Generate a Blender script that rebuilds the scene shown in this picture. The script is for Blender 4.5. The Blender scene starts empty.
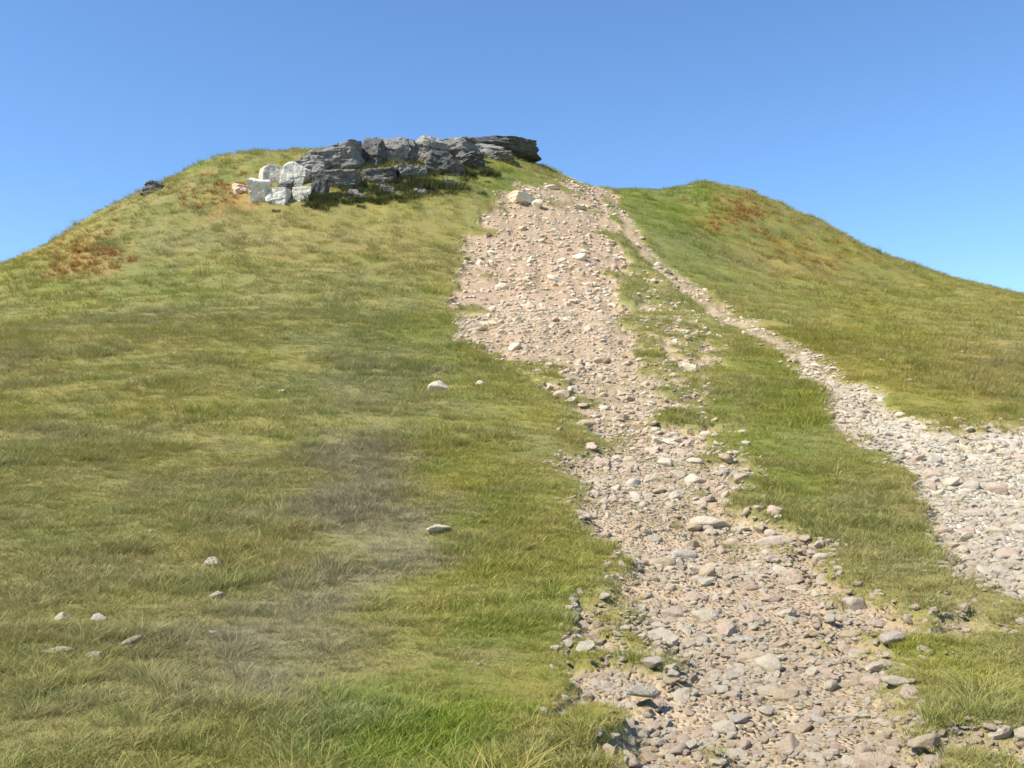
import bpy, math
import numpy as np

SEED = 7
rng = np.random.default_rng(SEED)
sc = bpy.context.scene
COL = sc.collection
R = math.radians

# ------------------------------------------------------------------ camera geometry
W, H_ = 1024, 768
F = 985.0
PITCH = R(5.0)
CAM = np.array([0.0, 0.0, 1.6])
cp, sp = math.cos(PITCH), math.sin(PITCH)


def at(px, py, Y):
    """Photograph pixel + distance ahead in metres -> point of the place."""
    u, v = (px - W / 2) / F, (H_ / 2 - py) / F
    dy = cp - v * sp
    dz = sp + v * cp
    t = Y / dy
    return np.array([u * t, Y, CAM[2] + dz * t])


def project(x, y, z):
    dz = z - CAM[2]
    dep = np.maximum(y * cp + dz * sp, 0.05)
    up = -y * sp + dz * cp
    return W / 2 + F * x / dep, H_ / 2 - F * up / dep


# ------------------------------------------------------------------ noise
def _hash(ix, iy, iz, seed):
    h = (ix.astype(np.int64) * 374761393 + iy.astype(np.int64) * 668265263
         + iz.astype(np.int64) * 2147483647 + seed * 974634777) & 0xFFFFFFFF
    h = ((h ^ (h >> 13)) * 1274126177) & 0xFFFFFFFF
    h = ((h ^ (h >> 16)) * 2246822519) & 0xFFFFFFFF
    h = h ^ (h >> 15)
    return (h & 0xFFFFFF) / float(0xFFFFFF) * 2 - 1


def noise3(x, y, z, seed=0):
    ix, iy, iz = np.floor(x), np.floor(y), np.floor(z)
    fx, fy, fz = x - ix, y - iy, z - iz
    fx, fy, fz = [f * f * f * (f * (f * 6 - 15) + 10) for f in (fx, fy, fz)]
    out = 0
    for a in (0, 1):
        for b in (0, 1):
            for c in (0, 1):
                w = (fx if a else 1 - fx) * (fy if b else 1 - fy) * (fz if c else 1 - fz)
                out = out + w * _hash(ix + a, iy + b, iz + c, seed)
    return out


def noise2(x, y, seed=0):
    # rotate so that lattice lines do not run along the axes
    x, y = x * 0.8 - y * 0.6, x * 0.6 + y * 0.8
    ix, iy = np.floor(x), np.floor(y)
    fx, fy = x - ix, y - iy
    fx, fy = [f * f * f * (f * (f * 6 - 15) + 10) for f in (fx, fy)]
    z0 = np.zeros_like(ix)
    out = 0
    for a in (0, 1):
        for b in (0, 1):
            w = (fx if a else 1 - fx) * (fy if b else 1 - fy)
            out = out + w * _hash(ix + a, iy + b, z0, seed)
    return out


def fbm2(x, y, seed=0, octv=4, gain=0.5):
    o, a, s = 0, 1.0, 0.0
    for k in range(octv):
        o = o + a * noise2(x * 2 ** k + 17.3 * k, y * 2 ** k - 9.1 * k, seed + k)
        s += a
        a *= gain
    return o / s


def sstep(a, b, x):
    t = np.clip((x - a) / (b - a), 0, 1)
    return t * t * (3 - 2 * t)


# ------------------------------------------------------------------ terrain: smooth surface through surveyed points
CP = []
for Y, py in ((4.0, 768), (7.0, 606), (12.0, 478), (20.0, 384)):
    for px in (-250, 0, 260, 512, 760, 1024, 1300):
        tilt = {4.0: 0, 7.0: 4, 12.0: 6, 20.0: 8}[Y] * ((px - 512) / 512)
        CP.append(at(px, py + tilt, Y))
for x in (-14, -6, 0, 6, 14):
    CP.append(np.array([x, 0.0, 0.0 + 0.01 * x]))
    CP.append(np.array([x * 2, -12.0, -1.3]))
for px, py, Y in (
    (-220, 352, 29), (20, 318, 30), (200, 305, 30), (380, 302, 30), (520, 302, 30), (650, 306, 30), (800, 330, 30), (1024, 352, 30), (1280, 372, 30),
    (120, 252, 40), (300, 236, 42), (450, 234, 43), (560, 238, 44), (690, 276, 42), (850, 300, 42), (1024, 318, 42), (1280, 345, 42),
    # near skyline of the main hump
    (-220, 330, 40), (-90, 292, 44), (0, 271, 46), (60, 238, 48), (110, 208, 50), (160, 187, 52), (210, 171, 54), (260, 166, 56),
    (330, 164, 58), (400, 162, 59), (470, 158, 59), (535, 163, 58), (580, 184, 57), (610, 196, 57.5),
    # hill on the other side of the small path
    (650, 190, 64), (700, 186, 66), (750, 190, 66), (800, 214, 65), (870, 250, 63), (930, 275, 61), (1024, 294, 59), (1120, 316, 56), (1280, 352, 52),
    (690, 226, 54), (780, 246, 54), (900, 287, 52),
):
    CP.append(at(px, py, Y))
CP_front = len(CP)
for px, py, Y, drop in ((-90, 292, 44, 7), (60, 238, 48, 9), (160, 184, 52, 9), (260, 160, 56, 6), (400, 162, 59, 5), (535, 163, 58, 5),
                        (640, 190, 64, 5), (750, 190, 66, 5), (870, 250, 63, 6), (1024, 294, 59, 7), (1200, 330, 56, 7)):
    p = at(px, py, Y)
    CP.append(np.array([p[0] * 1.25, p[1] + 16, p[2] - drop]))
    CP.append(np.array([p[0] * 1.7, p[1] + 50, p[2] - drop - 14]))
for x, y, z in ((-75, 10, -2), (-70, -30, -8), (75, 10, -3), (70, -30, -9), (0, -45, -8), (-95, 60, -4), (95, 60, -3), (0, 140, -8), (-80, 130, -14), (80, 130, -14)):
    CP.append(np.array([x, y, z], float))
CP = np.array(CP)
S = 20.0


def _phi(r2):
    return 0.5 * r2 * np.log(np.maximum(r2, 1e-12))


def _fit():
    P = CP[:, :2] / S
    n = len(P)
    d2 = ((P[:, None] - P[None]) ** 2).sum(-1)
    A = np.zeros((n + 3, n + 3))
    A[:n, :n] = _phi(d2) + np.eye(n) * 2e-3
    A[:n, n] = 1
    A[:n, n + 1:] = P
    A[n, :n] = 1
    A[n + 1:, :n] = P.T
    b = np.zeros(n + 3)
    b[:n] = CP[:, 2]
    return np.linalg.solve(A, b)


WT = _fit()


def base_height(x, y):
    x = np.asarray(x, float)
    y = np.asarray(y, float)
    P = CP[:, :2] / S
    n = len(P)
    z = np.full(x.shape, WT[n])
    z = z + WT[n + 1] * x / S + WT[n + 2] * y / S
    xs, ys = x / S, y / S
    for i in range(n):
        z = z + WT[i] * _phi((xs - P[i, 0]) ** 2 + (ys - P[i, 1]) ** 2)
    r = np.hypot(x, y - 40)
    far = -30 + 14 * fbm2(x / 260, y / 260, 91, 3)
    k = sstep(95, 190, r)
    return z * (1 - k) + far * k


# ------------------------------------------------------------------ where the turf is worn away
MAIN_PATH = [(500, 192), (470, 228), (458, 270), (448, 305), (460, 345), (505, 374), (556, 398), (574, 450), (576, 505), (588, 560), (600, 612),
             (640, 655), (610, 705), (565, 768), (520, 900), (980, 900), (950, 768), (930, 700), (922, 622), (905, 604), (832, 596), (815, 535), (775, 510), (735, 470),
             (716, 420), (662, 402), (648, 352), (622, 310), (628, 262), (616, 212), (606, 184), (560, 172)]
SIDE_PATH = [(603, 190), (631, 246), (690, 300), (758, 350), (818, 394), (832, 432), (900, 456), (922, 490), (932, 540), (966, 566), (1024, 588), (1200, 620),
             (1200, 405), (1024, 424), (950, 432), (900, 412), (846, 380), (780, 342), (712, 290), (650, 246), (622, 204), (610, 186)]
CORNER = [(930, 722), (1100, 716), (1200, 800), (1100, 900), (930, 900)]
MIX2 = [(575, 590), (660, 615), (735, 650), (735, 850), (530, 850), (545, 700)]
MIX3 = [(905, 585), (1040, 595), (1040, 655), (925, 660)]
WEAR_MIX = [(640, 250), (700, 300), (740, 360), (700, 412), (650, 410), (610, 330)]
GREEN_GAP = [(932, 650), (1040, 655), (1040, 712), (930, 714)]


def poly_sd(px, py, poly):
    """signed distance in pixels, positive inside"""
    P = np.array(poly, float)
    Q = np.roll(P, -1, 0)
    d2 = np.full(px.shape, 1e18)
    ins = np.zeros(px.shape, bool)
    for (ax, ay), (bx, by) in zip(P, Q):
        ex, ey = bx - ax, by - ay
        t = np.clip(((px - ax) * ex + (py - ay) * ey) / (ex * ex + ey * ey), 0, 1)
        d2 = np.minimum(d2, (px - ax - t * ex) ** 2 + (py - ay - t * ey) ** 2)
        c = ((ay > py) != (by > py))
        xi = ax + (py - ay) * ex / (ey if ey != 0 else 1e-9)
        ins ^= c & (px < xi)
    d = np.sqrt(d2)
    return np.where(ins, d, -d)


def wear(x, y, z):
    """main path, side path: bareness 0..1 in world space, laid out once on the ground"""
    px, py = project(x, y, z)
    ok = (y > 1.0) & (y < 63)
    n = fbm2(x * 0.9, y * 0.9, 31, 4, 0.6)
    nf = fbm2(x * 3.1, y * 3.1, 37, 3, 0.6)
    amp = np.clip(420.0 / np.maximum(y, 3), 14, 58)     # about the same number of centimetres everywhere
    sd = poly_sd(px, py, MAIN_PATH) + n * amp + nf * amp * 0.55
    soft = np.clip(420.0 / np.maximum(y, 3), 10, 52)
    nh = fbm2(x * 9.0, y * 9.0, 41, 3, 0.6)
    m = sstep(-1, 1, sd / soft + 0.55 * nh)
    islands = sstep(0.18, 0.5, fbm2(x * 0.75 + 4, y * 0.75, 57, 3, 0.55)) * np.clip((py - 330) / 300, 0.25, 0.85)
    m = m * (1 - islands * 0.3)
    tuftz = sstep(0.02, 0.42, fbm2(x * 1.5, y * 1.1, 163, 3, 0.6) + 0.35 * nf)
    lowz = sstep(330, 420, py) * (1 - 0.6 * sstep(470, 520, py)) + 0.25
    rim = 1 - sstep(0.0, 1.7, sd / soft)
    m = m * (1 - tuftz * np.clip(0.30 * lowz + 0.5 * rim, 0, 0.8))
    mixz = sstep(-30, 30, poly_sd(px, py, WEAR_MIX)) * (0.36 + 0.50 * sstep(-0.2, 0.35, nf + n * 0.6))
    m = np.maximum(m, mixz)
    patchy = sstep(-0.42, 0.22, nf + 0.5 * n)
    m2 = sstep(-25, 25, poly_sd(px, py, MIX2))
    m = m * (1 - 0.55 * m2 * (1 - patchy))
    m = np.maximum(m, 0.85 * m2 * patchy)
    m = np.maximum(m, 0.6 * sstep(-20, 20, poly_sd(px, py, MIX3)) * patchy)
    sod = sstep(0.10, 0.42, fbm2(x / 2.1, y / 1.5, 201, 4, 0.6)) * sstep(22, 30, y) * (0.35 + 0.65 * (1 - sstep(0.5, 4.5, sd / soft)))
    m = m * (1 - 0.75 * sod)
    c = sstep(-20, 20, poly_sd(px, py, CORNER) + n * 30) * sstep(-0.45, 0.15, nf) * 0.85
    m = np.maximum(m, c)
    m = m * (1 - sstep(-12, 12, poly_sd(px, py, GREEN_GAP) + n * 18))
    s = sstep(-1, 1, (poly_sd(px, py, SIDE_PATH) + n * amp * 0.35 + nf * amp * 0.25) / (soft * 0.6))
    thin = sstep(900, 800, px) * sstep(590, 640, px)
    s = s * (1 - thin * (0.12 + 0.33 * sstep(-0.25, 0.35, fbm2(x * 1.7, y * 1.7, 43, 3, 0.6))))
    return np.where(ok, m, 0), np.where(ok, s, 0)


def detail(x, y, bare):
    near = np.clip(14 / np.maximum(y, 1), 0.0, 1.0)
    z = 0.34 * fbm2(x / 9, y / 9, 3, 2) * sstep(8, 30, y) + 0.30 * (np.abs(fbm2(x / 4.5, y / 3.0, 23, 4, 0.55)) - 0.2) * sstep(14, 40, y) * (1 - 0.7 * bare)
    z = z + 0.16 * fbm2(x / 3.2, y / 2.2, 5, 3) + 0.20 * fbm2(x / 2.6, y / 2.6, 29, 3, 0.55) * sstep(30, 46, y) * (1 - bare)
    # little sheep-trodden steps across the slope
    z = z + 0.07 * fbm2(x / 3.5, y / 0.8, 9, 2) * (1 - bare) * sstep(8, 16, y)
    z = z + 0.035 * fbm2(x / 0.7, y / 0.7, 11, 3) * (0.4 + 0.6 * near)
    z = z + 0.022 * fbm2(x / 0.22, y / 0.22, 13, 2) * near * (0.5 + bare)
    z = z - sstep(0.25, 0.75, bare) * (0.13 + 0.03 * fbm2(x / 1.4, y / 1.4, 19, 3))
    z = z + sstep(0.3, 0.8, bare) * (0.16 * fbm2(x / 0.9, y / 7, 211, 3, 0.55) + 0.07 * fbm2(x / 1.2, y / 0.7, 213, 2)) * sstep(12, 26, y)
    return z


def ground(x, y):
    z0 = base_height(x, y)
    m, s = wear(x, y, z0)
    b = np.maximum(m, s)
    return z0 + detail(x, y, b), m, s


def ground_normal(x, y):
    e = 0.25
    zx = (base_height(x + e, y) - base_height(x - e, y)) / (2 * e)
    zy = (base_height(x, y + e) - base_height(x, y - e)) / (2 * e)
    n = np.stack([-zx, -zy, np.ones_like(zx)], -1)
    return n / np.linalg.norm(n, axis=-1, keepdims=True)


# colour patches of the vegetation: (px, py, rx, ry, greener, greyer, rustier)
PATCH = [(385, 350, 80, 60, 0.5, 0.2, 0), (355, 520, 75, 125, -0.1, 0.95, 0), (350, 745, 120, 50, 1.2, -0.4, 0), (230, 690, 80, 75, -0.1, 0.7, 0),
         (490, 480, 70, 110, 0.15, -0.4, 0), (490, 620, 90, 80, 0.35, -0.3, 0), (665, 205, 55, 28, 0.9, -0.2, 0), (690, 235, 60, 40, 0.6, 0.1, 0),
         (880, 340, 110, 70, 0.1, -0.35, 0.1), (738, 212, 28, 20, -0.3, 0, 0.6), (800, 262, 60, 14, -0.2, -0.2, 0.35), (80, 258, 32, 20, -0.3, 0, 0.6), (222, 192, 36, 14, -0.3, 0, 0.5),
         (500, 178, 40, 14, 0.75, -0.2, 0), (235, 165, 40, 12, 0.6, 0, 0), (45, 290, 26, 12, 0.4, -0.2, 0), (170, 270, 60, 45, 0.3, 0.15, 0), (320, 235, 120, 30, -0.1, 0.15, 0.05),
         (800, 470, 60, 50, 0.3, -0.3, 0), (770, 400, 40, 50, 0.3, -0.2, 0), (60, 620, 60, 60, 0.1, 0.2, 0), (640, 660, 60, 50, 0.3, 0.2, 0), (980, 685, 60, 30, 0.5, -0.3, 0),
         (150, 450, 100, 30, 0, 0.25, 0), (1000, 380, 50, 50, -0.2, 0.1, 0.1), (450, 300, 50, 60, 0.1, -0.2, 0.12)]


def tints(x, y, z):
    px, py = project(x, y, z)
    g = 0.34 * fbm2(x / 5.5, y / 5.5, 61, 4, 0.6) + 0.46 * fbm2(x / 0.8, y / 0.8, 67, 4, 0.65)
    k = 0.45 * fbm2(x / 4.0 + 9, y / 4.0, 71, 4, 0.6) + 0.30 * fbm2(x / 0.6, y / 0.6, 77, 3)
    r = np.zeros_like(g)
    front = (y > 1) & (y < 75)
    far_ = np.clip(14 / np.maximum(y, 4), 0.45, 1.6)
    px = px + 95 * far_ * fbm2(x / 1.6, y / 1.6, 221, 4, 0.65)
    py = py + 70 * far_ * fbm2(x / 1.6, y / 1.6, 227, 4, 0.65)
    for (cx, cy, rx, ry, dg, dk, dr) in PATCH:
        w = np.exp(-(((px - cx) / rx) ** 2 + ((py - cy) / ry) ** 2)) * front
        g, k, r = g + dg * w, k + dk * w, r + dr * w
    r = np.clip(0.85 * r * (0.75 + 0.9 * fbm2(x / 1.3, y / 1.3, 79, 3)), 0, 1)
    return np.clip(0.5 + 0.5 * g, 0, 1), np.clip(0.30 + 0.8 * k, 0, 1), r


# ------------------------------------------------------------------ node helpers
def lin(r, g, b):
    f = lambda c: ((c / 255) / 12.92) if c / 255 <= 0.04045 else (((c / 255) + 0.055) / 1.055) ** 2.4
    return (f(r), f(g), f(b), 1)


class NT:
    def __init__(self, name):
        self.m = bpy.data.materials.new(name)
        self.m.use_nodes = True
        self.t = self.m.node_tree
        self.t.nodes.clear()
        self.out = self.n('ShaderNodeOutputMaterial')

    def n(self, typ, **kw):
        nd = self.t.nodes.new(typ)
        for k, v in kw.items():
            if k == 'inp':
                for a, b in v.items():
                    if hasattr(b, 'is_output'):
                        self.t.links.new(b, nd.inputs[a])
                    else:
                        nd.inputs[a].default_value = b
            else:
                setattr(nd, k, v)
        return nd

    def mix(self, f, a, b, mode='MIX'):
        nd = self.n('ShaderNodeMix', data_type='RGBA', blend_type=mode)
        for i, v in ((0, f), (6, a), (7, b)):
            if hasattr(v, 'is_output'):
                self.t.links.new(v, nd.inputs[i])
            else:
                nd.inputs[i].default_value = v
        return nd.outputs[2]

    def math(self, op, a, b=0.5, c=None, clamp=False):
        nd = self.n('ShaderNodeMath', operation=op, use_clamp=clamp)
        for i, v in ((0, a), (1, b), (2, c)):
            if v is None:
                continue
            if hasattr(v, 'is_output'):
                self.t.links.new(v, nd.inputs[i])
            else:
                nd.inputs[i].default_value = v
        return nd.outputs[0]

    def noise(self, vec, scale, det=5, rough=0.6):
        nd = self.n('ShaderNodeTexNoise', inp={'Scale': scale, 'Detail': det, 'Roughness': rough})
        self.t.links.new(vec, nd.inputs['Vector'])
        return nd.outputs[0]

    def ramp(self, fac, a, b):
        nd = self.n('ShaderNodeMapRange', inp={1: a, 2: b})
        nd.interpolation_type = 'SMOOTHSTEP'
        self.t.links.new(fac, nd.inputs[0])
        return nd.outputs[0]

    def attr(self, name, typ='GEOMETRY'):
        return self.n('ShaderNodeAttribute', attribute_name=name, attribute_type=typ)

    def surf(self, shader):
        self.t.links.new(shader, self.out.inputs[0])
        return self.m


# turf colours shared by the ground under the grass and by the grass itself
C_STRAW = (0.29, 0.242, 0.060, 1)
C_GREEN = (0.150, 0.185, 0.030, 1)
C_GREY = (0.245, 0.215, 0.130, 1)
C_RUST = (0.40, 0.205, 0.065, 1)


def ground_material():
    N = NT('turf_and_soil')
    pos = N.n('ShaderNodeNewGeometry').outputs['Position']
    bare, g, k, r = [N.attr(a).outputs['Fac'] for a in ('bare', 'green', 'grey', 'rust')]
    side = N.attr('side').outputs['Fac']
    n1, n2, n3 = N.noise(pos, 1.3, 6), N.noise(pos, 9, 6, 0.7), N.noise(pos, 45, 4, 0.7)
    turf = N.mix(N.ramp(N.math('ADD', g, N.math('MULTIPLY', N.math('SUBTRACT', n2, 0.5), 0.9)), 0.25, 0.8), C_STRAW, C_GREEN)
    turf = N.mix(N.math('MULTIPLY', k, 0.7), turf, C_GREY)
    turf = N.mix(r, turf, C_RUST)
    turf = N.mix(N.ramp(n3, 0.35, 0.65), N.mix(0.35, turf, (0.09, 0.07, 0.035, 1)), turf)
    soil = N.mix(N.ramp(n1, 0.35, 0.65), (0.39, 0.295, 0.18, 1), (0.475, 0.365, 0.24, 1))
    soil = N.mix(N.ramp(n2, 0.42, 0.72), soil, (0.27, 0.195, 0.11, 1))
    soil = N.mix(N.math('MULTIPLY', N.attr('clay').outputs['Fac'], 0.8), soil, N.mix(N.ramp(n2, 0.4, 0.7), (0.475, 0.325, 0.225, 1), (0.34, 0.22, 0.145, 1)))
    soil = N.mix(side, soil, N.mix(N.ramp(n2, 0.4, 0.7), (0.60, 0.54, 0.44, 1), (0.46, 0.40, 0.31, 1)))
    # grit
    v = N.n('ShaderNodeTexVoronoi', inp={'Scale': 26.0, 'Randomness': 1.0})
    N.t.links.new(pos, v.inputs['Vector'])
    grit = N.ramp(v.outputs['Distance'], 0.15, 0.55)
    gv = N.n('ShaderNodeSeparateColor')
    N.t.links.new(v.outputs['Color'], gv.inputs[0])
    pebble = N.mix(gv.outputs[0], (0.27, 0.20, 0.13, 1), (0.56, 0.46, 0.34, 1))
    soil = N.mix(N.math('MULTIPLY', N.math('SUBTRACT', 1.0, grit), 0.55), soil, pebble)
    edge = N.ramp(N.math('ADD', bare, N.math('MULTIPLY', N.math('SUBTRACT', n2, 0.5), 0.9)), 0.36, 0.70)
    colr = N.mix(edge, turf, soil)
    hgt = N.math('ADD', N.math('MULTIPLY', n3, 0.5), N.math('MULTIPLY', N.math('SUBTRACT', 1.0, grit), edge))
    hgt = N.math('ADD', hgt, n2)
    b = N.n('ShaderNodeBump', inp={'Strength': 0.8, 'Distance': 0.03, 'Height': hgt})
    p = N.n('ShaderNodeBsdfPrincipled', inp={'Base Color': colr, 'Roughness': 0.95, 'Normal': b.outputs[0]})
    p.inputs['Specular IOR Level'].default_value = 0.15
    return N.surf(p.outputs[0])


def grass_material(name='grass_blades', a=None, g_=None):
    N = NT(name)
    pos = N.n('ShaderNodeNewGeometry').outputs['Position']
    g, k, r = [N.attr(x, 'INSTANCER').outputs['Fac'] for x in ('green', 'grey', 'rust')]
    bl = N.attr('blade').outputs['Fac']
    tip = N.attr('tip').outputs['Fac']
    n2 = N.noise(pos, 6, 4, 0.6)
    f = N.math('ADD', g, N.math('ADD', N.math('MULTIPLY', N.math('SUBTRACT', n2, 0.5), 0.7), N.math('MULTIPLY', N.math('SUBTRACT', bl, 0.5), 0.7)))
    f = N.math('SUBTRACT', f, N.math('MULTIPLY', tip, 0.18))
    c = N.mix(N.ramp(f, 0.15, 0.85), (0.425, 0.352, 0.086, 1), (0.222, 0.295, 0.027, 1))
    c = N.mix(N.math('MULTIPLY', k, 0.8), c, (0.325, 0.285, 0.190, 1))
    mott = N.math('MULTIPLY', N.ramp(N.noise(pos, 1.9, 5, 0.65), 0.50, 0.68), N.math('SUBTRACT', 0.70, N.math('MULTIPLY', N.math('ADD', g, N.math('MULTIPLY', k, 0.6)), 0.7), clamp=True))
    c = N.mix(mott, c, (0.225, 0.180, 0.075, 1))
    c = N.mix(r, c, C_RUST)
    c = N.mix(N.math('MULTIPLY', bl, 0.4), c, N.mix(0.5, c, (0.06, 0.08, 0.02, 1)))
    p = N.n('ShaderNodeBsdfPrincipled', inp={'Base Color': c, 'Roughness': 0.6})
    p.inputs['Specular IOR Level'].default_value = 0.25
    t = N.n('ShaderNodeBsdfTranslucent', inp={'Color': c})
    mx = N.n('ShaderNodeMixShader', inp={0: 0.3, 1: p.outputs[0], 2: t.outputs[0]})
    return N.surf(mx.outputs[0])


def rock_material(name, c1, c2, dark, lichen=0.3, cracks=0.0):
    N = NT(name)
    oc = N.n('ShaderNodeTexCoord').outputs['Object']
    rnd = N.n('ShaderNodeObjectInfo').outputs['Random']
    mp = N.n('ShaderNodeVectorMath', operation='ADD')
    N.t.links.new(oc, mp.inputs[0])
    cb = N.n('ShaderNodeCombineXYZ', inp={0: N.math('MULTIPLY', rnd, 37.0), 1: N.math('MULTIPLY', rnd, 91.0), 2: rnd})
    N.t.links.new(cb.outputs[0], mp.inputs[1])
    v = mp.outputs[0]
    n1, n2, n3 = N.noise(v, 1.6, 5, 0.6), N.noise(v, 6, 7, 0.7), N.noise(v, 30, 4, 0.7)
    c = N.mix(N.ramp(n1, 0.35, 0.65), c1, c2)
    c = N.mix(N.math('MULTIPLY', N.ramp(n2, 0.52, 0.72), 0.75), c, dark)
    c = N.mix(N.math('MULTIPLY', N.ramp(n3, 0.5, 0.75), 0.35), c, (0.62, 0.58, 0.5, 1))
    li = N.math('MULTIPLY', N.ramp(N.noise(v, 3.4, 6, 0.75), 0.56, 0.66), lichen)
    c = N.mix(li, c, (0.36, 0.37, 0.25, 1))
    c = N.mix(N.math('MULTIPLY', N.math('SUBTRACT', rnd, 0.5), 0.5, clamp=True), c, (0.5, 0.42, 0.33, 1))
    vo = N.n('ShaderNodeTexVoronoi', feature='DISTANCE_TO_EDGE', inp={'Scale': 2.3})
    N.t.links.new(v, vo.inputs['Vector'])
    crack = N.ramp(N.math('ADD', vo.outputs[0], N.math('MULTIPLY', N.math('SUBTRACT', n2, 0.5), 0.08)), 0.0, 0.035)
    c = N.mix(N.math('MULTIPLY', N.math('SUBTRACT', 1.0, crack), cracks), c, dark)
    h = N.math('ADD', N.math('ADD', n2, N.math('MULTIPLY', n3, 0.5)), N.math('MULTIPLY', crack, cracks))
    b = N.n('ShaderNodeBump', inp={'Strength': 0.8, 'Distance': 0.06, 'Height': h})
    p = N.n('ShaderNodeBsdfPrincipled', inp={'Base Color': c, 'Roughness': 0.9, 'Normal': b.outputs[0]})
    p.inputs['Specular IOR Level'].default_value = 0.2
    return N.surf(p.outputs[0])


M_GROUND = ground_material()
M_GRASS = grass_material()
M_ROCK = {
    'cream': rock_material('cream_stone', (0.68, 0.57, 0.40, 1), (0.77, 0.67, 0.50, 1), (0.42, 0.33, 0.22, 1), 0.10),
    'tan': rock_material('tan_stone', (0.57, 0.435, 0.275, 1), (0.66, 0.52, 0.345, 1), (0.29, 0.21, 0.125, 1), 0.12),
    'pinkish': rock_material('pinkish_stone', (0.62, 0.46, 0.335, 1), (0.70, 0.54, 0.40, 1), (0.36, 0.255, 0.17, 1), 0.08),
    'grey': rock_material('grey_stone', (0.56, 0.48, 0.37, 1), (0.67, 0.585, 0.465, 1), (0.29, 0.245, 0.18, 1), 0.12),
    'dark grey': rock_material('dark_crag_stone', (0.075, 0.075, 0.075, 1), (0.13, 0.128, 0.12, 1), (0.035, 0.036, 0.03, 1), 0.3, 0.5),
    'mid grey': rock_material('weathered_crag_stone', (0.17, 0.162, 0.15, 1), (0.26, 0.25, 0.23, 1), (0.07, 0.068, 0.062, 1), 0.4, 0.5),
    'white': rock_material('white_stone', (0.66, 0.62, 0.52, 1), (0.76, 0.72, 0.62, 1), (0.14, 0.125, 0.10, 1), 0.15, 0.3),
}


# ------------------------------------------------------------------ mesh helpers
def add_mesh(name, verts, faces, mat=None, smooth=True, parent=None, link=True):
    me = bpy.data.meshes.new(name)
    verts = np.asarray(verts, np.float32)
    faces = np.asarray(faces, np.int32)
    k = faces.shape[1] if len(faces) else 3
    me.vertices.add(len(verts))
    me.vertices.foreach_set('co', verts.ravel())
    if len(faces):
        me.loops.add(faces.size)
        me.loops.foreach_set('vertex_index', faces.ravel())
        me.polygons.add(len(faces))
        me.polygons.foreach_set('loop_start', np.arange(0, faces.size, k, dtype=np.int32))
        me.polygons.foreach_set('use_smooth', np.full(len(faces), smooth))
    me.update(calc_edges=True)
    if mat:
        me.materials.append(mat)
    o = bpy.data.objects.new(name, me)
    if link:
        COL.objects.link(o)
    if parent:
        o.parent = parent
    return o


def fattr(me, name, arr, typ='FLOAT'):
    a = me.attributes.new(name, typ, 'POINT')
    arr = np.asarray(arr, np.int32 if typ == 'INT' else np.float32)
    a.data.foreach_set('vector' if typ == 'FLOAT_VECTOR' else 'value', arr.ravel())


# ------------------------------------------------------------------ the ground
def axis(segs):
    out = [segs[0][0]]
    for a, b, da, db in segs:
        x = a
        while x < b - 1e-6:
            t = (x - a) / (b - a)
            x += da + (db - da) * t
            out.append(min(x, b))
    return np.unique(np.round(np.array(out), 4))


ay = axis([(-2500, -60, 300, 20), (-60, -4, 8, 1.0), (-4, 2.5, 0.6, 0.08), (2.5, 9, 0.05, 0.06), (9, 20, 0.06, 0.12), (20, 70, 0.12, 0.30), (70, 160, 0.5, 8), (160, 2500, 15, 300)])
axh = axis([(0, 6.5, 0.06, 0.07), (6.5, 16, 0.08, 0.16), (16, 45, 0.18, 0.5), (45, 160, 0.8, 8), (160, 2500, 15, 300)])
ax = np.concatenate([-axh[::-1][:-1], axh])
GX, GY = np.meshgrid(ax, ay)
gx, gy = GX.ravel(), GY.ravel()
gz, gm, gs = ground(gx, gy)
bare = np.maximum(gm, gs)
tg, tk, tr = tints(gx, gy, gz)
nx, ny = len(ax), len(ay)
ii = (np.arange(ny - 1)[:, None] * nx + np.arange(nx - 1)[None]).ravel()
quads = np.stack([ii, ii + 1, ii + nx + 1, ii + nx], 1)
fm, fs = gm[quads].mean(1), gs[quads].mean(1)
is_side = (fs > 0.5) & (fs >= fm)
is_main = (fm > 0.5) & ~is_side
V = np.stack([gx, gy, gz], 1)
_cx, _cy = project(gx, gy, gz)
clay = np.exp(-((_cx - 530) / 90) ** 2 - ((_cy - 285) / 75) ** 2) + 0.7 * np.exp(-((_cx - 590) / 40) ** 2 - ((_cy - 190) / 20) ** 2) + 0.6 * np.exp(-((_cx - 740) / 140) ** 2 - ((_cy - 620) / 110) ** 2)
clay = np.clip(clay * (0.8 + 0.8 * fbm2(gx / 1.6, gy / 1.6, 181, 3)), 0, 1) * (gy > 2)
for name, sel in (('hillside', ~is_side & ~is_main), ('main_path', is_main), ('side_path', is_side)):
    q = quads[sel]
    used, inv = np.unique(q, return_inverse=True)
    o = add_mesh(name, V[used], inv.reshape(q.shape), M_GROUND)
    for an, arr in (('bare', bare), ('side', gs * sstep(770, 920, project(gx, gy, gz)[0])), ('green', tg), ('grey', tk), ('rust', tr), ('clay', clay)):
        fattr(o.data, an, arr[used])
    o['kind'] = 'structure'
    o['label'] = {'hillside': 'grassy hillside of short olive turf rising to a rocky summit',
                  'main_path': 'wide stony tan path worn up the slope to the summit',
                  'side_path': 'narrow pale path climbing aslant from the grey scree'}[name]
    o['category'] = {'hillside': 'hillside'}.get(name, 'path')

# skyline, for checking against the photograph
spx, spy = project(gx, gy, gz)
vis = (gy > 2) & (gy < 90)
print('SKY', [(c, int(spy[vis & (np.abs(spx - c) < 6)].min())) for c in range(0, 1025, 64)])


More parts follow.
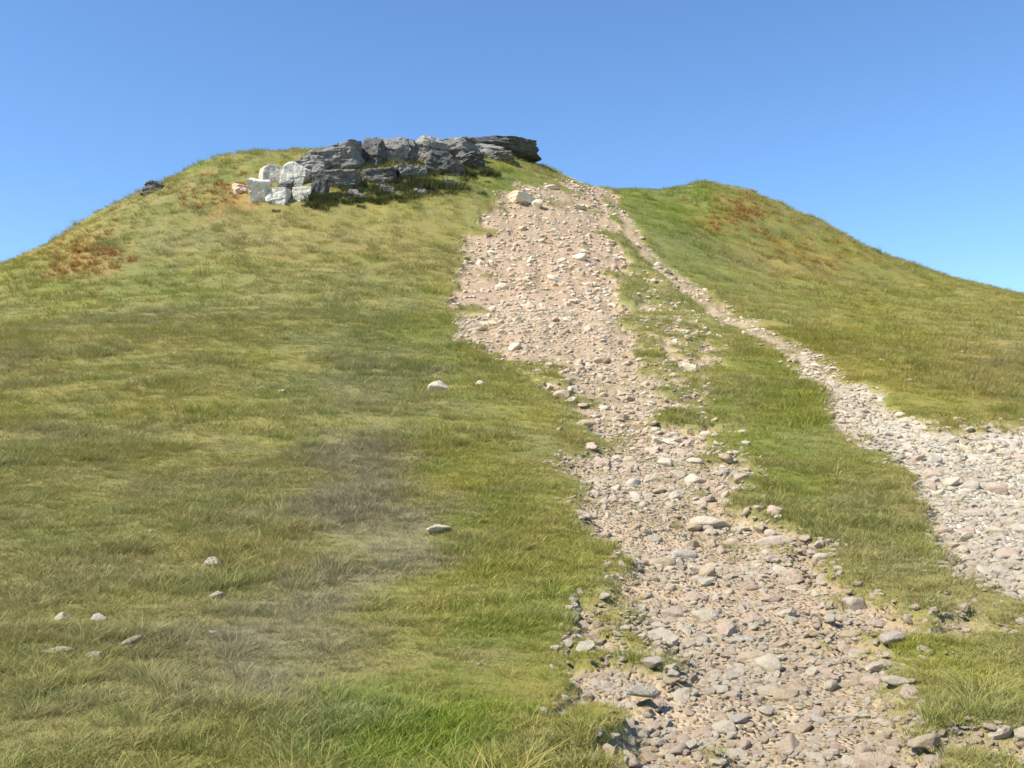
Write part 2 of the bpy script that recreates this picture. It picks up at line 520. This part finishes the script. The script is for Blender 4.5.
# ------------------------------------------------------------------ instanced stuff (grass, gravel)
def scatter(name, pts, rot, scl, vi, protos, attrs, label, cat):
    o = add_mesh(name, pts, np.zeros((0, 3), np.int32))
    me = o.data
    fattr(me, 'rot', rot, 'FLOAT_VECTOR')
    fattr(me, 'scl', scl, 'FLOAT_VECTOR')
    fattr(me, 'vi', vi, 'INT')
    for k, v in attrs.items():
        fattr(me, k, v)
    ng = bpy.data.node_groups.new(name + '_scatter', 'GeometryNodeTree')
    ng.interface.new_socket('Geometry', in_out='INPUT', socket_type='NodeSocketGeometry')
    ng.interface.new_socket('Geometry', in_out='OUTPUT', socket_type='NodeSocketGeometry')
    gi, go = ng.nodes.new('NodeGroupInput'), ng.nodes.new('NodeGroupOutput')
    join = ng.nodes.new('GeometryNodeJoinGeometry')
    for p in reversed(protos):
        oi = ng.nodes.new('GeometryNodeObjectInfo')
        oi.inputs['Object'].default_value = p
        oi.inputs['As Instance'].default_value = False
        gt = ng.nodes.new('GeometryNodeGeometryToInstance')
        ng.links.new(oi.outputs['Geometry'], gt.inputs[0])
        ng.links.new(gt.outputs[0], join.inputs[0])

    def na(nm, dt):
        n = ng.nodes.new('GeometryNodeInputNamedAttribute')
        n.data_type = dt
        n.inputs[0].default_value = nm
        return n.outputs['Attribute']
    iop = ng.nodes.new('GeometryNodeInstanceOnPoints')
    ng.links.new(gi.outputs[0], iop.inputs['Points'])
    ng.links.new(join.outputs[0], iop.inputs['Instance'])
    iop.inputs['Pick Instance'].default_value = True
    ng.links.new(na('vi', 'INT'), iop.inputs['Instance Index'])
    ng.links.new(na('rot', 'FLOAT_VECTOR'), iop.inputs['Rotation'])
    ng.links.new(na('scl', 'FLOAT_VECTOR'), iop.inputs['Scale'])
    ng.links.new(iop.outputs[0], go.inputs[0])
    md = o.modifiers.new('scatter', 'NODES')
    md.node_group = ng
    o['kind'] = 'stuff'
    o['label'] = label
    o['category'] = cat
    return o


def tuft(name, n, rad, hmin, hmax, wid, lean, mat, r):
    vs, fs, bl, tp = [], [], [], []
    for _ in range(n):
        a, rr = r.uniform(0, 2 * np.pi), rad * math.sqrt(r.uniform())
        bx, by = rr * math.cos(a), rr * math.sin(a)
        d = a + r.normal(0, 0.8)
        h = r.uniform(hmin, hmax)
        ln = h * (lean * r.uniform(0.3, 1.3))
        w = wid * r.uniform(0.7, 1.3)
        t = r.uniform(0, 2 * np.pi)
        tx, ty = math.cos(t) * w / 2, math.sin(t) * w / 2
        i = len(vs)
        for s, ww in ((0, 1.0), (0.45, 0.85), (0.8, 0.5)):
            ox, oy, oz = bx + math.cos(d) * ln * s * s, by + math.sin(d) * ln * s * s, h * s * (1 - 0.25 * lean * s)
            vs += [(ox - tx * ww, oy - ty * ww, oz), (ox + tx * ww, oy + ty * ww, oz)]
            tp += [s, s]
        vs.append((bx + math.cos(d) * ln, by + math.sin(d) * ln, h * (1 - 0.25 * lean)))
        tp.append(1)
        fs += [(i, i + 1, i + 3), (i, i + 3, i + 2), (i + 2, i + 3, i + 5), (i + 2, i + 5, i + 4), (i + 4, i + 5, i + 6)]
        bl += [r.uniform()] * 7
    o = add_mesh(name, vs, fs, mat, True, link=False)
    fattr(o.data, 'blade', bl)
    fattr(o.data, 'tip', tp)
    return o


r2 = np.random.default_rng(21)
tufts = [tuft('grass_tuft', 34, 0.085, 0.018, 0.058, 0.0046, 1.0, M_GRASS, r2) for _ in range(4)]
tufts += [tuft('grass_tuft', 26, 0.055, 0.045, 0.105, 0.004, 0.9, M_GRASS, r2) for _ in range(3)]
tufts += [tuft('grass_tuft', 10, 0.05, 0.08, 0.17, 0.0026, 0.7, M_GRASS, r2) for _ in range(2)]

tufts += [tuft('grass_tussock', 110, 0.10, 0.06, 0.20, 0.0036, 1.1, M_GRASS, r2) for _ in range(3)]


def sample(n, y0, y1, r, margin=1.25):
    """points spread evenly over the ground ahead, a little wider than the picture"""
    y = np.sqrt(r.uniform(y0 ** 2, y1 ** 2, n))
    x = r.uniform(-1, 1, n) * (0.52 * margin * y + 0.8)
    return x, y


px_, py_, sc_ = [], [], []
for n, y0, y1, s in ((34000, 2.6, 7, 0.66), (46000, 7, 14, 0.9), (52000, 14, 28, 1.35), (60000, 28, 70, 2.2)):
    x, y = sample(n, y0, y1, r2)
    px_.append(x); py_.append(y); sc_.append(np.full(n, s))
x, y, s = map(np.concatenate, (px_, py_, sc_))
z, m, sd = ground(x, y)
b = np.maximum(m, sd)
worn = sstep(0.30, 0.55, fbm2(x / 0.55, y / 0.4, 151, 3, 0.6)) * 0.4
keep = r2.uniform(size=len(x)) > np.maximum(sstep(0.25, 0.80, b) * (0.97 - 0.12 * (fbm2(x * 1.3, y * 1.3, 171, 2) > 0.1)), worn)
x, y, z, s, b = x[keep], y[keep], z[keep], s[keep], b[keep]
g, k, rr_ = tints(x, y, z)
clump = fbm2(x / 1.1, y / 1.1, 101, 4, 0.6)
vi = np.where(clump > 0.22, r2.integers(4, 7, len(x)), r2.integers(0, 4, len(x)))
vi = np.where(r2.uniform(size=len(x)) < 0.05 + 0.06 * (clump > 0.1), r2.integers(7, 9, len(x)), vi)
s = s * r2.uniform(0.7, 1.35, len(x)) * (1 + 0.7 * clump) * (1 - 0.35 * sstep(0.1, 0.6, b))
nrm = ground_normal(x, y)
tus = r2.uniform(size=len(x)) < np.where(y < 28, 0.010, 0.016) * (1 - sstep(0.1, 0.5, b)) * (1 + 1.5 * (fbm2(x / 3, y / 3, 191, 2) > 0.05))
vi = np.where(tus, r2.integers(9, 12, len(x)), vi)
s = np.where(tus, np.minimum(s, 1.8) * r2.uniform(0.65, 1.15, len(x)), s)
g = np.where(tus, np.clip(g - 0.25 + 0.5 * (r2.uniform(size=len(x)) < 0.4), 0, 1), g)
rot = np.stack([-nrm[:, 1] * 0.6, nrm[:, 0] * 0.6, r2.uniform(0, 6.283, len(x))], 1)
scl = np.stack([s, s, s * r2.uniform(0.7, 1.1, len(x))], 1)
print('TUFTS', len(x))
scatter('grass', np.stack([x, y, z - 0.008], 1), rot, scl, vi, tufts, {'green': g, 'grey': k, 'rust': rr_},
        'short olive and straw coloured grass covering the hillside', 'grass')


# ------------------------------------------------------------------ stones
def ico(sub):
    import bmesh
    bm = bmesh.new()
    bmesh.ops.create_icosphere(bm, subdivisions=sub, radius=1)
    v = np.array([p.co[:] for p in bm.verts])
    f = np.array([[p.index for p in q.verts] for q in bm.faces])
    bm.free()
    return v, f


ICO = {s: ico(s) for s in (2, 3, 4, 5)}


def rock_shape(sub, r, planes=16, shape=(1, 0.8, 0.6), rough=0.05, beds=0.0, hard=40.0, block=False):
    v, f = ICO[sub]
    n = r.normal(size=(planes, 3))
    d = r.uniform(0.62, 1.0, planes)
    if block:
        axes = np.array([(1, 0, 0), (-1, 0, 0), (0, 1, 0), (0, -1, 0), (0, 0, 1), (0, 0, -1)], float)
        n = np.concatenate([n, axes + r.normal(0, 0.14, (6, 3))])
        d = np.concatenate([d * 1.12, r.uniform(0.6, 0.8, 6)])
    n /= np.linalg.norm(n, axis=1)[:, None]
    c = np.maximum(v @ n.T, 1e-3)
    q = d[None] / c
    rad = (np.power(np.minimum(q, 6), -hard).sum(1)) ** (-1 / hard)
    rad = np.minimum(rad, 1.3)
    s = r.uniform(0, 100)
    rad = rad * (1 + rough * 1.6 * noise3(v[:, 0] * 2.1 + s, v[:, 1] * 2.1, v[:, 2] * 2.1, 5) + rough * noise3(v[:, 0] * 5 + s, v[:, 1] * 5, v[:, 2] * 5, 6)
                 + rough * 0.6 * noise3(v[:, 0] * 11 + s, v[:, 1] * 11, v[:, 2] * 11, 8))
    P = v * rad[:, None]
    if beds:
        # weathered bedding: courses of stone stand out and draw back
        lev = np.floor(P[:, 2] * (4.0 + (shape[2] == 1) * 2.5) + 0.9 * noise3(P[:, 0] * 1.2 + s, P[:, 1] * 1.2, P[:, 2] * 0, 12))
        off = _hash(lev, lev * 0, lev * 0, int(s * 10))
        P[:, :2] *= (1 + beds * off)[:, None]
        jx = np.floor(P[:, 0] * 2.6 + 0.4 * noise3(P[:, 2] + s, P[:, 1], P[:, 0] * 0, 14))
        P[:, 1] *= 1 + beds * 0.8 * _hash(jx, lev, lev * 0, int(s * 7))
    return P * np.array(shape), f


r3 = np.random.default_rng(33)
SH = {'flat': (1.0, 0.72, 0.34), 'angular': (1.0, 0.78, 0.66), 'rounded': (1.0, 0.86, 0.72), 'long': (1.25, 0.55, 0.45)}
PROTO = {}
for shp, dims in SH.items():
    for tone in ('cream', 'tan', 'pinkish', 'grey'):
        lst = []
        for _ in range(3):
            v, f = rock_shape(4, r3, 30 if shp == 'rounded' else 11, dims, 0.022, 0, 16 if shp == 'rounded' else 45)
            o = add_mesh('stone', v, f, M_ROCK[tone], True, link=False)
            lst.append(o.data)
        PROTO[(shp, tone)] = lst

# gravel: nobody could count it
gprot = []
for tone in ('cream', 'tan', 'pinkish', 'grey'):
    for _ in range(3):
        v, f = rock_shape(2, r3, 10, (1, 0.8, 0.55), 0.03)
        gprot.append(add_mesh('pebble', v, f, M_ROCK[tone], False, link=False))
px_, py_, sc_ = [], [], []
for n, y0, y1, s in ((110000, 2.6, 7, 0.015), (120000, 7, 14, 0.021), (110000, 14, 30, 0.034), (80000, 30, 60, 0.06)):
    xx, yy = sample(n, y0, y1, r3, 1.15)
    px_.append(xx); py_.append(yy); sc_.append(np.full(n, s))
x, y, s = map(np.concatenate, (px_, py_, sc_))
z, m, sd = ground(x, y)
b = np.maximum(m, sd)
dens = sstep(0.18, 0.6, b) * (0.25 + 0.75 * sstep(-0.25, 0.4, fbm2(x / 1.1, y / 1.1, 131, 3))) * np.where(sd > m, 1.0, 0.7)
dens = np.maximum(dens * (1 - 0.7 * ((sd > m) & (project(x, y, z)[0] < 800))), 0.0004 * (y < 30))
keep = r3.uniform(size=len(x)) < dens
x, y, z, s, sd = x[keep], y[keep], z[keep], s[keep], sd[keep]
sd = sd * (r3.uniform(size=len(x)) < sstep(700, 920, project(x, y, z)[0]))
s = s * np.exp(r3.normal(0, 0.45, len(x)))
u = r3.uniform(size=len(x))
tone = np.where(sd > 0.5, np.where(u < 0.30, 3, np.where(u < 0.90, 0, 1)), np.where(u < 0.48, 0, np.where(u < 0.72, 1, np.where(u < 0.99, 2, 3))))
vi = tone * 3 + r3.integers(0, 3, len(x))
rot = np.stack([r3.normal(0, 0.35, len(x)), r3.normal(0, 0.35, len(x)), r3.uniform(0, 6.28, len(x))], 1)
print('GRAVEL', len(x))
scatter('gravel', np.stack([x, y, z + s * 0.12], 1), rot, np.stack([s, s, s], 1), vi, gprot, {}, 'loose tan and grey gravel strewn over the worn paths', 'gravel')

# ------------------------------------------------------------------ single stones
STONES = []          # dict(x, y, z, r, shape, tone, zone)
taken = np.zeros((0, 3))


def zone_of(x, y, z, m, s):
    px, py = project(x, y, z)
    if s > 0.45:
        return 'scree' if px > 900 else 'side'
    if m > 0.3:
        if py > 615:
            return 'foot'
        if py > 480:
            return 'lower'
        if py > 385:
            return 'middle'
        return 'upper'
    return None


def put(x, y, r, shape, tone, zone):
    global taken
    if len(taken) and (np.hypot(taken[:, 0] - x, taken[:, 1] - y) < (taken[:, 2] + r) * 0.92).any():
        return False
    z = float(ground(np.array([x]), np.array([y]))[0][0])
    taken = np.vstack([taken, [x, y, r]])
    STONES.append(dict(x=x, y=y, z=z, r=r, shape=shape, tone=tone, zone=zone))
    return True


def ray(px, py):
    """where the sight line through a photograph pixel meets the ground"""
    Y = np.concatenate([np.arange(2.0, 30, 0.03), np.arange(30, 75, 0.1)])
    u, v = (px - W / 2) / F, (H_ / 2 - py) / F
    t = Y / (cp - v * sp)
    zz = ground(u * t, Y)[0]
    hit = np.nonzero(CAM[2] + (sp + v * cp) * t <= zz)[0]
    i = hit[0] if len(hit) else len(Y) - 1
    return u * t[i], Y[i]


# stones one can see by themselves in the photograph: pixel, breadth in pixels, shape, tone, label
HAND = [
    (440, 390, 22, 'angular', 'cream', 'pale blocky stone alone in the smooth turf just beside the upper path'),
    (437, 531, 28, 'flat', 'cream', 'pale flat stone alone in smooth olive turf beside the lower path'),
    (215, 566, 17, 'rounded', 'cream', 'pale rounded stone alone in the rough grass of the open slope'),
    (217, 598, 18, 'flat', 'grey', 'small grey flat stone just below the pale rounded one in rough grass'),
    (60, 624, 22, 'angular', 'cream', 'upper pale stone of the cluster in dark rough grass'),
    (98, 622, 20, 'angular', 'grey', 'upper grey stone of the cluster in dark rough grass'),
    (58, 656, 24, 'flat', 'cream', 'lower flat pale stone of the cluster in dark rough grass'),
    (96, 660, 22, 'rounded', 'grey', 'lower rounded grey stone of the cluster in dark rough grass'),
    (133, 646, 22, 'long', 'tan', 'long tan stone lying in the grass beside the stone cluster'),
    
]
for px, py, w, shape, tone, lab in HAND:
    hx, hy = ray(px, py)
    r = w / F * hy / 2
    if put(hx, hy, r, shape, tone, 'hand'):
        STONES[-1]['label'] = lab

TONES = {'foot': ('cream', 'tan', 'pinkish', 'grey'), 'lower': ('cream', 'tan', 'pinkish', 'grey'), 'middle': ('cream', 'tan', 'pinkish', 'grey'),
         'upper': ('pinkish', 'tan', 'cream'), 'side': ('cream', 'tan', 'grey'), 'scree': ('grey', 'cream', 'pinkish')}
QUOTA = {'foot': 62, 'lower': 70, 'middle': 44, 'upper': 34, 'side': 8, 'scree': 50}
cnt = {k: 0 for k in QUOTA}
tries = 0
rs = np.random.default_rng(5)
cand_px = rs.uniform(440, 1035, 9000)
cand_py = rs.uniform(185, 768, 9000)
# meet the ground once for the whole batch
Yg = np.concatenate([np.arange(2.5, 14, 0.05), np.arange(14, 62, 0.2)])
for px, py in zip(cand_px, cand_py):
    if all(cnt[k] >= QUOTA[k] for k in QUOTA):
        break
    # quick reject outside the worn ground
    P1 = np.array([px]); P2 = np.array([py])
    inside = max(poly_sd(P1, P2, MAIN_PATH)[0], poly_sd(P1, P2, SIDE_PATH)[0], poly_sd(P1, P2, CORNER)[0])
    if inside < 2:
        continue
    hx, hy = ray(px, py)
    z, m, s = ground(np.array([hx]), np.array([hy]))
    zn = zone_of(hx, hy, z[0], m[0], s[0])
    if zn is None or cnt[zn] >= QUOTA[zn]:
        continue
    wpx = float(np.exp(rs.normal(math.log({'foot': 18, 'lower': 15, 'middle': 12, 'upper': 10, 'side': 8, 'scree': 14}[zn]), 0.36)))
    r = np.clip(wpx, 7, 30) / F * hy / 2
    opts = []
    for _ in range(3):
        c_ = (str(rs.choice(list(SH), p=[0.40, 0.42, 0.08, 0.10])), str(rs.choice(TONES[zn])))
        opts.append((sum(q['zone'] == zn and q['shape'] == c_[0] and q['tone'] == c_[1] for q in STONES), c_))
    shape, tone = min(opts)[1]
    if put(hx, hy, r, str(shape), str(tone), zn):
        cnt[zn] += 1
print('STONES', cnt)

ZONE_TXT = {'foot': "on the path's grassy foot", 'lower': "on the path's stony lower stretch", 'middle': "on the path's middle stretch",
            'upper': 'on the bare upper path', 'side': 'on the narrow side path', 'scree': 'in the grey scree'}
ORD = ['lowest', 'second lowest', 'third lowest', 'fourth lowest', 'fifth lowest', 'sixth lowest', 'seventh lowest', 'eighth lowest', 'ninth lowest', 'tenth lowest', 'eleventh lowest', 'twelfth lowest']
NOUN = {'flat': 'flat stone', 'angular': 'angular stone', 'rounded': 'rounded stone', 'long': 'long narrow stone'}
classes = {}
for st in STONES:
    if 'label' not in st:
        classes.setdefault((st['zone'], st['shape'], st['tone']), []).append(st)
for (zn, shp, tone), lst in classes.items():
    lst.sort(key=lambda q: -project(q['x'], q['y'], q['z'])[1])
    tn = {'cream': 'cream', 'tan': 'tan', 'pinkish': 'pinkish', 'grey': 'grey'}[tone]
    for i, st in enumerate(lst):
        if len(lst) == 1:
            st['label'] = f'the only {tn} {NOUN[shp]} {ZONE_TXT[zn]}'
        else:
            o_ = 'uppermost' if i == len(lst) - 1 else ORD[i]
            st['label'] = f'{o_} {tn} {NOUN[shp]} {ZONE_TXT[zn]}'
GROUP = {'foot': 'stones on the main path', 'lower': 'stones on the main path', 'middle': 'stones on the main path', 'upper': 'stones on the main path',
         'side': 'stones on the side path', 'scree': 'stones of the grey scree', 'hand': 'single stones lying in the grass'}
for st in STONES:
    me = PROTO[(st['shape'], st['tone'])][rs.integers(0, 3)]
    o = bpy.data.objects.new('stone', me)
    COL.objects.link(o)
    r = st['r']
    lift = {'flat': 0.06, 'angular': 0.12, 'rounded': 0.14, 'long': 0.10}[st['shape']] * r
    if st['zone'] == 'hand':
        lift = 0.018 - 0.02 * r
    o.location = (st['x'], st['y'], st['z'] + lift)
    tl = 0.2 if st['zone'] == 'hand' else 1.0
    o.rotation_euler = (tl * rs.normal(0.12, 0.16), tl * rs.normal(0, 0.16), rs.uniform(0, 6.28))
    o.scale = (r, r, r * rs.uniform(0.85, 1.25) * (1.15 if st['zone'] == 'hand' and st['shape'] == 'flat' else 1.0))
    o['label'] = st['label']
    o['category'] = 'stone'
    o['group'] = GROUP[st['zone']]

# ------------------------------------------------------------------ summit crag: pixel of the foot, depth, breadth / height in pixels, shape, tone, label
CRAG = [
    # pale blocks at one end, dark gaps between them
    (262, 203, 55.5, 19, 24, 1, 'white', 'pale upright block at the very end of the crag'),
    (281, 205, 54.8, 25, 15, 0, 'white', 'pale low block lying lowest among the white blocks'),
    (301, 204, 54.8, 20, 17, 0, 'pale', 'squat pale block between the low white one and the narrow dark rock'),
    (271, 186, 56.0, 22, 22, 1, 'pale', 'pale pointed block behind the white blocks at the end of the crag'),
    (293, 187, 56.0, 24, 24, 0, 'white', 'topmost white block of the pale end of the crag'),
    (283, 194, 55.6, 16, 16, 0, 'dark grey', 'small dark rock stuck in the middle of the white blocks'),
    (317, 202, 55.6, 16, 32, 1, 'dark grey', 'narrow dark rock wedged beside the white blocks'),
    # the body of the crag: a low broken band of bedded rock, highest in the middle, thinning to a dark tip
    (312, 172, 57.0, 40, 20, 0, 'mid grey', 'weathered grey ledge rising behind the white blocks'),
    (344, 167, 57.0, 46, 23, 0, 'mid grey', 'grey ledge between the white end and the dark upright rocks'),
    (338, 186, 56.4, 46, 14, 0, 'mid grey', 'long low ledge at mid height of the crag near the white blocks'),
    (372, 165, 57.4, 24, 29, 1, 'dark grey', 'dark upright rock on the crag top, the one nearer the white blocks'),
    (380, 183, 56.4, 34, 15, 0, 'dark grey', 'squat dark rock at the foot of the first dark upright rock'),
    (391, 162, 57.9, 32, 22, 0, 'mid grey', 'grey rock filling the gap between the two dark upright rocks'),
    (408, 165, 57.4, 23, 29, 1, 'dark grey', 'dark upright rock on the crag top, the one nearer the overhanging slab'),
    (412, 180, 56.4, 34, 13, 0, 'mid grey', 'squat grey rock at the foot of the second dark upright rock'),
    (442, 174, 56.6, 42, 16, 0, 'dark grey', 'dark mossy ledge below the middle of the crag'),
    (430, 163, 58.0, 40, 26, 0, 'mid grey', 'tallest grey rock beside the second dark upright rock'),
    (458, 160, 58.0, 44, 20, 0, 'mid grey', 'broad grey rock at the middle of the crag top'),
    (472, 168, 57.0, 34, 13, 0, 'dark grey', 'dark rock under the near end of the overhanging slab'),
    (484, 157, 57.8, 42, 14, 0, 'mid grey', 'grey rock carrying the overhanging slab'),
    (502, 162, 57.2, 26, 11, 0, 'dark grey', 'dark mossy rock beneath the middle of the overhanging slab'),
    (504, 152, 57.2, 70, 12, 0, 'dark grey', 'dark slab overhanging at the path end of the crag'),
    (352, 202, 55.6, 20, 12, 0, 'mid grey', 'small grey boulder in the grass nearest the narrow dark rock'),
    (386, 196, 55.6, 18, 9, 0, 'mid grey', 'small grey boulder in the heather below the squat dark rock'),
    (242, 196, 54.6, 20, 12, 0, 'pinkish', 'small pinkish boulder in rusty bracken beside the crag'),
    (152, 194, 51.6, 20, 13, 0, 'dark grey', 'dark boulder on the shoulder skyline away from the crag'),
    (362, 203, 54.6, 18, 8, 0, 'mid grey', 'small grey boulder in the grass below the first dark pillar'),
    (422, 197, 54.8, 15, 8, 0, 'mid grey', 'small grey boulder in the grass below the mossy rock'),
    (398, 202, 54.8, 12, 6, 0, 'mid grey', 'tiny grey boulder lowest in the grass under the crag'),
    (450, 187, 54.8, 16, 7, 0, 'mid grey', 'small mossy boulder in green turf under the overhanging end'),
    (522, 203, 54.4, 36, 8, 0, 'cream', 'cream slab at the top of the bare path'),
]
M_ROCK['pale'] = rock_material('pale_stone', (0.46, 0.43, 0.36, 1), (0.60, 0.56, 0.47, 1), (0.12, 0.11, 0.09, 1), 0.25, 0.3)
rc = np.random.default_rng(77)
for px, py, Y, wpx, hpx, up, tone, lab in CRAG:
    hx_, hy_ = ray(px, py)
    if hy_ < 62:
        Y = hy_ + 0.5
    p = at(px, py, Y)
    gzz = float(ground(np.array([p[0]]), np.array([p[1]]))[0][0])
    wid, hei = wpx / F * Y, hpx / F * Y
    top = at(px, py - hpx, Y)[2]
    bot = min(p[2], gzz) - 0.35 * hei - 0.15
    hh = top - bot
    dep = wid * rc.uniform(0.7, 0.95)
    v, f = rock_shape(5, rc, 9, (1, 1, 1), 0.022 if tone in ('white', 'pale', 'cream') else 0.05, (0.10 if wpx < 3 * hpx else 0.035) * (0.3 if tone in ('white', 'pale', 'cream') else 1), 45, True)
    v = v - (v.max(0) + v.min(0)) / 2
    v = v / (v.max(0) - v.min(0))
    v = v * np.array([wid * 1.12, dep * 1.12, hh])
    if 'slab overhanging' in lab:
        tt = np.clip(v[:, 0] / (wid * 1.12) + 0.5, 0, 1)
        v[:, 2] = v[:, 2] * (1 - 0.40 * tt ** 2) + 0.10 * hh * tt
        v[:, 1] *= 1 - 0.35 * tt
    v[:, 2] += hh / 2
    a = rc.normal(0, 0.45) if wpx < 60 else 0.1
    o = add_mesh('crag_rock' if wpx > 24 else 'boulder', v, f, M_ROCK[tone], False)
    o.location = (p[0], p[1], bot)
    o.rotation_euler = (rc.normal(0, 0.10) if wpx < 60 else 0.02, rc.normal(0.05, 0.12) if wpx < 60 else 0.03, a)
    o['label'] = lab
    o['category'] = 'rock'
    o['group'] = 'rocks of the summit crag'

# (grass between the rocks comes with the grass of the hillside)
# dark heather tucked round the crag and bracken on the shoulders
M_HEATH = None


def shrub_mat(name, c1, c2):
    N = NT(name)
    bl = N.attr('blade').outputs['Fac']
    pos = N.n('ShaderNodeNewGeometry').outputs['Position']
    c = N.mix(N.ramp(N.math('ADD', bl, N.math('SUBTRACT', N.noise(pos, 2.0), 0.5)), 0.1, 0.9), c1, c2)
    p = N.n('ShaderNodeBsdfPrincipled', inp={'Base Color': c, 'Roughness': 0.7})
    p.inputs['Specular IOR Level'].default_value = 0.2
    t = N.n('ShaderNodeBsdfTranslucent', inp={'Color': c})
    mx = N.n('ShaderNodeMixShader', inp={0: 0.25, 1: p.outputs[0], 2: t.outputs[0]})
    return N.surf(mx.outputs[0])


def spots(list_, r):
    xs, ys, ss = [], [], []
    for px, py, rx, ry, n, s in list_:
        for _ in range(n):
            a = r.normal(size=2)
            hx, hy = ray(px + a[0] * rx * 0.6, py + a[1] * ry * 0.6)
            if 4 < hy < 70:
                xs.append(hx); ys.append(hy); ss.append(s * r.uniform(0.6, 1.4))
    return np.array(xs), np.array(ys), np.array(ss)


rh = np.random.default_rng(99)
mh = shrub_mat('heather_leaves', (0.05, 0.06, 0.022, 1), (0.12, 0.125, 0.045, 1))
hprot = [tuft('heather_sprig', 220, 0.26, 0.08, 0.30, 0.016, 0.7, mh, rh) for _ in range(3)]
x, y, s = spots([(320, 203, 14, 5, 14, 1.1), (420, 188, 50, 7, 46, 1.2), (465, 176, 30, 5, 24, 1.1), (360, 203, 50, 5, 30, 1.0), (400, 196, 70, 8, 40, 0.9), (350, 178, 40, 12, 24, 0.9), (420, 172, 50, 8, 24, 0.9), (290, 207, 30, 4, 8, 0.7)], rh)
z = ground(x, y)[0]
rot = np.stack([rh.normal(0, 0.1, len(x)), rh.normal(0, 0.1, len(x)), rh.uniform(0, 6.28, len(x))], 1)
scatter('heather', np.stack([x, y, z - 0.03], 1), rot, np.stack([s, s, s], 1), rh.integers(0, 3, len(x)), hprot, {}, 'dark heather growing between and below the crag rocks', 'heather')
mb = shrub_mat('bracken_fronds', (0.30, 0.14, 0.045, 1), (0.46, 0.25, 0.085, 1))
bprot = [tuft('bracken_frond', 60, 0.2, 0.08, 0.30, 0.022, 1.0, mb, rh) for _ in range(3)]
x, y, s = spots([(738, 212, 34, 22, 110, 0.8), (80, 258, 40, 22, 100, 0.75), (222, 192, 40, 14, 70, 0.7), (800, 258, 60, 14, 50, 0.7)], rh)
z = ground(x, y)[0]
rot = np.stack([rh.normal(0, 0.15, len(x)), rh.normal(0, 0.15, len(x)), rh.uniform(0, 6.28, len(x))], 1)
scatter('bracken', np.stack([x, y, z - 0.03], 1), rot, np.stack([s, s, s], 1), rh.integers(0, 3, len(x)), bprot, {}, 'rust brown bracken patches on the shoulders of the hill', 'bracken')

# ------------------------------------------------------------------ light, sky, camera
SUN_EL, SUN_AZ = R(48), R(-118)      # azimuth from +Y (ahead), clockwise seen from above: from behind the left shoulder
sd = np.array([math.sin(SUN_AZ) * math.cos(SUN_EL), math.cos(SUN_AZ) * math.cos(SUN_EL), math.sin(SUN_EL)])
wd = bpy.data.worlds.new('World')
sc.world = wd
wd.use_nodes = True
t = wd.node_tree
bg = t.nodes['Background']
sky = t.nodes.new('ShaderNodeTexSky')
sky.sky_type = 'NISHITA'
sky.sun_disc = False
sky.sun_elevation = SUN_EL
sky.sun_rotation = SUN_AZ
sky.altitude = 1200
sky.air_density = 1.0
sky.dust_density = 0.1
sky.ozone_density = 4.0
hs = t.nodes.new('ShaderNodeHueSaturation')
hs.inputs['Saturation'].default_value = 1.10
t.links.new(sky.outputs[0], hs.inputs['Color'])
t.links.new(hs.outputs[0], bg.inputs[0])
bg.inputs[1].default_value = 0.128
from mathutils import Vector
L = bpy.data.lights.new('sun', 'SUN')
L.energy = 4.6
L.angle = R(0.53)
L.color = (1.0, 0.94, 0.83)
lo = bpy.data.objects.new('sun', L)
COL.objects.link(lo)
lo.rotation_euler = Vector(sd).to_track_quat('Z', 'Y').to_euler()

cd = bpy.data.cameras.new('camera')
cam = bpy.data.objects.new('camera', cd)
COL.objects.link(cam)
cam.location = CAM
cam.rotation_euler = (R(90) + PITCH, 0, 0)
cd.sensor_width = 36
cd.sensor_fit = 'HORIZONTAL'
cd.lens = 36 * F / W
cd.clip_start = 0.05
cd.clip_end = 6000
sc.camera = cam
vs = sc.view_settings
vs.view_transform = 'Standard'
vs.look = 'None'
vs.exposure = 0.85
vs.gamma = 1
vs.use_curve_mapping = False
sc.cycles.max_bounces = 6
